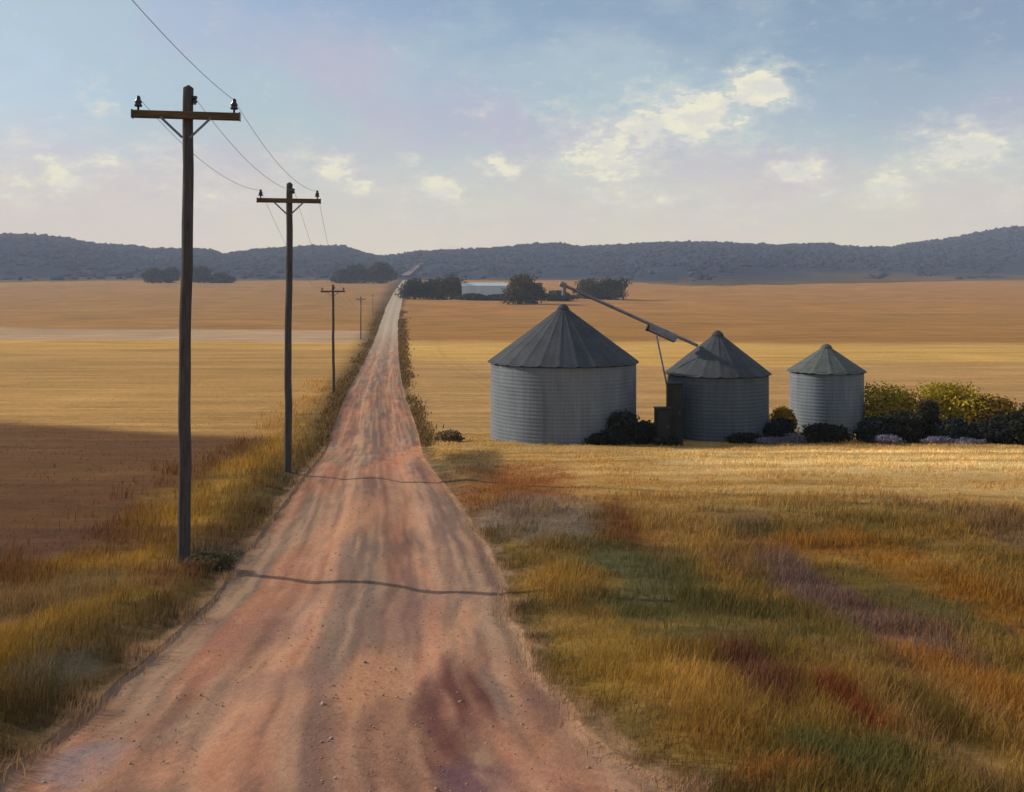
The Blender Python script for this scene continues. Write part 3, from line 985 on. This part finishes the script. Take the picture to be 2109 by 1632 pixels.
DK = (C(40, 46, 38), C(62, 62, 40))
DK2 = (C(44, 48, 44), C(56, 58, 50))
OLV = (C(50, 52, 32), C(76, 66, 34))
G1 = 'dark trees across the far field'
far_trees = [
    (318, 1330, 46, 30, DK2, 'low dark tree at the hill foot, leftmost of the far trees', 'round'),
    (352, 1340, 34, 32, DK2, 'small dark tree at the hill foot, just left of the nearest power pole', 'round'),
    (412, 1340, 52, 34, DK2, 'dark tree at the hill foot, just right of the nearest power pole', 'round'),
    (455, 1330, 56, 22, DK2, 'low dark thicket tree at the hill foot between the two nearest power poles', 'low'),
    (704, 1330, 44, 30, DK2, 'dark tree at the hill foot above the third power pole', 'round'),
    (738, 1340, 46, 40, DK2, 'dark tree joined to the left side of the dome shaped tree near the road end', 'round'),
    (780, 1325, 80, 46, DK, 'broad dome shaped dark tree just left of the road end', 'round'),
    (853, 815, 58, 46, DK, 'round green tree just right of the road end', 'round'),
    (893, 820, 50, 42, DK2, 'dark tree between two greener trees right of the road end', 'round'),
    (930, 805, 72, 52, OLV, 'olive and rust tinted tree at the left end of the white shed', 'round'),
    (1008, 850, 80, 26, DK2, 'low dark tree showing above the roof of the white shed', 'low'),
    (972, 788, 70, 13, DK2, 'low dark hedge plant before the left half of the white shed', 'low'),
    (1020, 788, 66, 12, DK2, 'low dark hedge plant before the right half of the white shed', 'low'),
    (1070, 690, 80, 64, OLV, 'tallest olive tree at the right end of the white shed', 'wide'),
    (1100, 700, 44, 46, DK, 'shorter dark tree against the right side of the tallest olive tree', 'round'),
    (1150, 760, 74, 22, DK2, 'low dark thicket behind the peak of the largest grain bin', 'low'),
    (1212, 800, 66, 42, OLV, 'rust tinted tree behind the upper end of the grain auger', 'round'),
    (1256, 790, 68, 44, DK, 'dark tree at the right end of the far tree row', 'wide')]
for i, (px, Y, wp_, hp_, cc, lab, shp) in enumerate(far_trees):
    plant('tree', 'trunk', px, Y, wp_, hp_, cc, lab, 'tree', G1, 2.0 * Y / 800, 2600, 100 + i, shp, .0)

YG = (C(140, 122, 26), C(178, 154, 40))
YO = (C(140, 112, 28), C(164, 132, 40))
BD = (C(40, 46, 46), C(58, 60, 54))
BD2 = (C(36, 42, 36), C(56, 54, 40))
RU = (C(104, 86, 30), C(138, 106, 36))
G2 = 'bushes around the grain bins'
bushes = [
    (1288, 56.2, 92, 66, BD, 'dark blue green pointed bush at the right front of the largest grain bin', 'point'),
    (1328, 56.6, 46, 44, BD2, 'small dark bush between the pointed bush and the short cabinet', 'round'),
    (1236, 55.8, 56, 24, BD2, 'low dark bush at the foot of the largest grain bin', 'low'),
    (1614, 62.5, 56, 54, YO, 'bright yellow bush between the middle and smallest grain bins', 'round'),
    (1606, 58.6, 68, 42, BD, 'dark low bush in front of the yellow bush between two bins', 'low'),
    (1836, 64, 160, 92, YG, 'yellow green bush just right of the smallest grain bin', 'round'),
    (1955, 63.5, 150, 102, YG, 'tallest yellow green bush, in the middle of the row right of the bins', 'round'),
    (2050, 62, 120, 78, RU, 'olive brown bush behind the dark bushes at the right edge', 'round'),
    (2135, 61, 100, 74, BD2, 'dark bush cut by the right edge of the picture', 'round'),
    (1796, 57.4, 78, 52, BD, 'dark bush touching the right foot of the smallest grain bin', 'round'),
    (1858, 57.6, 90, 60, BD2, 'dark bush in front of the left yellow green bush', 'low'),
    (1912, 58.6, 54, 78, BD2, 'narrow dark bush standing up between the two yellow green bushes', 'point'),
    (1968, 57.6, 92, 50, BD, 'low dark bush below the tallest yellow green bush', 'low'),
    (2030, 57.3, 76, 46, BD, 'low dark bush below the olive brown bush', 'low'),
    (2086, 57.0, 86, 66, BD2, 'rounded dark bush in front, near the right edge', 'round'),
    (1700, 56.6, 110, 34, BD2, 'low dark weedy bush across the foot of the smallest grain bin', 'low'),
    (1540, 56.8, 90, 20, BD2, 'low dark weeds along the foot of the middle grain bin', 'low'),
    (1372, 55.6, 60, 16, BD2, 'low dark weeds in front of the two steel cabinets', 'low'),
    (432, 20.45, 110, 30, (C(88, 82, 66), C(124, 106, 70)), 'low ragged grey brown bush at the foot of the nearest power pole', 'low'),
    (925, 58.0, 58, 22, (C(120, 104, 80), C(136, 116, 86)), 'small grey brown bush at the right edge of the road, near the largest bin', 'low')]
for i, (px, Y, wp_, hp_, cc, lab, shp) in enumerate(bushes):
    plant('bush', 'stem', px, Y, wp_, hp_, cc, lab, 'bush', G2, .18 if Y > 50 else .0035 * Y, 6000 if hp_ > 30 else 2000, 200 + i, shp, .0)

SG = (C(104, 102, 114), C(136, 132, 152))
sage = [(1588, 55.6, 66, 15, 'pale lavender sage plant below the yellow bush'), (1640, 56.2, 52, 20, 'pale lavender sage plant at the left foot of the smallest grain bin'),
        (1828, 55.4, 70, 22, 'palest lavender sage plant in front of the left end of the bush row'),
        (1930, 55.8, 66, 16, 'grey lavender sage plant in front of the narrow dark bush'),
        (1996, 55.6, 70, 15, 'grey lavender sage plant before the low dark bush under the olive brown one')]
for i, (px, Y, wp_, hp_, lab) in enumerate(sage):
    plant('sage_plant', 'stem', px, Y, wp_, hp_, SG, lab, 'plant', 'pale sage plants at the field edge', .10, 900, 300 + i, 'low', .02)

# ------------------------------------------------------------------ grass (nobody could count it)


def blades(name, X, Y, hgt, wid, col, label, seed):
    g = np.random.default_rng(seed)
    n = len(X)
    Z = terr(X, Y) - .02
    a = g.uniform(0, 2 * np.pi, n)
    lean = g.uniform(.05, .55, n) * hgt
    la = g.uniform(0, 2 * np.pi, n)
    dx, dy = np.cos(a) * wid / 2, np.sin(a) * wid / 2
    lx, ly = np.cos(la) * lean + .12 * hgt, np.sin(la) * lean
    p0 = np.stack([X - dx, Y - dy, Z], -1); p1 = np.stack([X + dx, Y + dy, Z], -1)
    m = np.stack([X + lx * .35, Y + ly * .35, Z + hgt * .6], -1)
    d2 = np.stack([dx, dy, 0 * dx], -1) * .8
    tip = np.stack([X + lx, Y + ly, Z + hgt], -1)
    d3 = np.stack([dx, dy, 0 * dx], -1) * .2
    v = np.stack([p0, p1, m + d2, m - d2, tip + d3, tip - d3], 1)
    base = (np.arange(n) * 6)[:, None, None]
    f = (np.array([[0, 1, 2, 3], [3, 2, 4, 5]])[None] + base).reshape(-1, 4)
    c = np.repeat(col[:, None], 6, 1)
    o = obj(name, v.reshape(-1, 3), f, M_grass, cols=c.reshape(-1, 3))
    return tag(o, label, 'grass', kind='stuff')


def scatter(n, y0, y1, seed):
    g = np.random.default_rng(seed)
    Y = np.exp(g.uniform(math.log(y0), math.log(y1), n))
    X = g.uniform(-1, 1, n) * (.53 * Y * 1.22 + 1.5)
    return X, Y, g


X, Y, g = scatter(430000, 5.5, 62, 401)
l, r = edges(Y)
off = X - r
cl = fbm(X / 1.1, Y / 1.1, 3, 402)
k = (off > -.34 * g.uniform(0, 1, len(X)) ** 3 + .01) & (cl + g.uniform(-.2, .2, len(X)) > .31)
for b in (b1, b2, b3):
    k &= ((X - b[0]) ** 2 + (Y - b[1]) ** 2) > b[3] ** 2
X, Y, cl, off = X[k], Y[k], cl[k], off[k]
rr = g.uniform(0, 1, len(X))
hg = (.12 + .20 * rr) * np.clip((cl - .2) * 2.4, .5, 1.25) * np.where(Y > 30, .5, 1)
wd = np.maximum(.008, .00075 * Y) * g.uniform(.7, 1.3, len(X))
col = ground_col(X, Y) * g.uniform(1.15, 1.6, (len(X), 1)) * np.array([1.04, 1.02, .96])
hg = hg * (.45 + .55 * sstep(off, -.1, .9))
blades('grass', X, Y, hg, wd, col, 'dry golden grass and weeds of the field right of the road', 403)

X, Y, g = scatter(330000, 5.5, 110, 411)
l, r = edges(Y)
off = l - X
cl = fbm(X / .9, Y / .9, 3, 412)
pk = np.where(off < 4.2 + (cl - .5) * 4, 1.0, np.where(Y < 21, .8, .10))
k = (off > -.34 * g.uniform(0, 1, len(X)) ** 3 + .01) & (g.uniform(0, 1, len(X)) < pk) & (cl + g.uniform(-.2, .2, len(X)) > .31)
X, Y, cl, off = X[k], Y[k], cl[k], off[k]
rr = g.uniform(0, 1, len(X))
hg = (.15 + .28 * rr) * np.clip((cl - .2) * 2.4, .5, 1.3) * np.where((off > 5.5) & (Y > 20), .35, 1)
wd = np.maximum(.008, .00075 * Y) * g.uniform(.7, 1.3, len(X))
col = ground_col(X, Y) * g.uniform(1.1, 1.55, (len(X), 1)) * np.array([1.04, 1.02, .94])
hg = hg * (.45 + .55 * sstep(off, -.1, .9))
blades('verge_grass', X, Y, hg, wd, col, 'rank yellow and olive grass on the verge left of the road', 413)

# rank tufts that line both edges of the road farther off
g = np.random.default_rng(421)
n = 26000
Y = np.exp(g.uniform(math.log(55), math.log(560), n))
l, r = edges(Y)
sd = g.uniform(0, 1, n) < .5
o_ = np.abs(g.normal(0, 1, n)) * (.22 + .0030 * Y)
X = np.where(sd, l - o_, r + o_)
cl = fbm(Y / (2 + Y * .03), X * .2, 3, 423)
k = cl + g.uniform(-.15, .15, n) > .47
X, Y = X[k], Y[k]
hg = g.uniform(.10, .32, len(X)) * (1 + Y / 500)
wd = np.maximum(.03, .0010 * Y) * g.uniform(.7, 1.3, len(X))
col = (C(104, 80, 50)[None] * (1 - g.uniform(0, 1, (len(X), 1))) + C(134, 108, 68)[None] * g.uniform(0, 1, (len(X), 1)))
blades('roadside_grass', X, Y, hg, wd, col, 'brown rank grass lining the far stretch of the road', 424)

# loose stones on the road
g = np.random.default_rng(431)
n = 6000
Y = np.exp(g.uniform(math.log(5), math.log(40), n))
l, r = edges(Y)
u = np.clip(g.normal(0, .6, n), -.99, .99)
X = (l + r) / 2 + (r - l) / 2 * u
sz_ = g.gamma(1.5, .0034, n) + .004
oct_ = np.array([(1, 0, 0), (0, 1, 0), (-1, 0, 0), (0, -1, 0), (.3, .2, .75), (.1, -.1, -.5)])
v = oct_[None] * g.uniform(.6, 1.3, (n, 6, 1)) * sz_[:, None, None]
an = g.uniform(0, 6.28, n)
vx = v[..., 0] * np.cos(an)[:, None] - v[..., 1] * np.sin(an)[:, None]
vy = v[..., 0] * np.sin(an)[:, None] + v[..., 1] * np.cos(an)[:, None]
uq = u
rz_ = PROF(Y) - .05 - .05 * np.exp(-((np.abs(uq) - .42) / .15) ** 2) + .05 * np.exp(-(uq / .24) ** 2) + (fbm(X / .5, Y / .9, 4, 83) - .5) * .045
v = np.stack([vx + X[:, None], vy + Y[:, None], v[..., 2] + rz_[:, None] + .004], -1)
ff = np.array([(0, 1, 4), (1, 2, 4), (2, 3, 4), (3, 0, 4), (1, 0, 5), (2, 1, 5), (3, 2, 5), (0, 3, 5)])
f = (ff[None] + (np.arange(n) * 6)[:, None, None]).reshape(-1, 3)
sc = (C(168, 132, 108)[None] + (C(150, 140, 128) - C(168, 132, 108))[None] * g.uniform(0, 1, (n, 1))) * g.uniform(.7, 1.3, (n, 1))
st = obj('gravel', v.reshape(-1, 3), f, M_stone, cols=np.repeat(sc, 6, 0))
tag(st, 'loose pale stones scattered over the dirt road', 'gravel', kind='stuff')

# ------------------------------------------------------------------ the air
HAZE = 0.00014
hz = MB()
hz.box((0, 1780, 90), (11600, 4040, 330))
hm = bpy.data.materials.new('haze_air')
hm.use_nodes = True
t = hm.node_tree
t.nodes.clear()
pv = t.nodes.new('ShaderNodeVolumePrincipled')
pv.inputs['Color'].default_value = (.70, .80, .98, 1)
pv.inputs['Density'].default_value = HAZE
mo = t.nodes.new('ShaderNodeOutputMaterial')
t.links.new(pv.outputs[0], mo.inputs['Volume'])
if HAZE > 0:
    tag(hz.build('haze', hm), 'thin pale haze in the air over the fields', 'haze', kind='stuff')
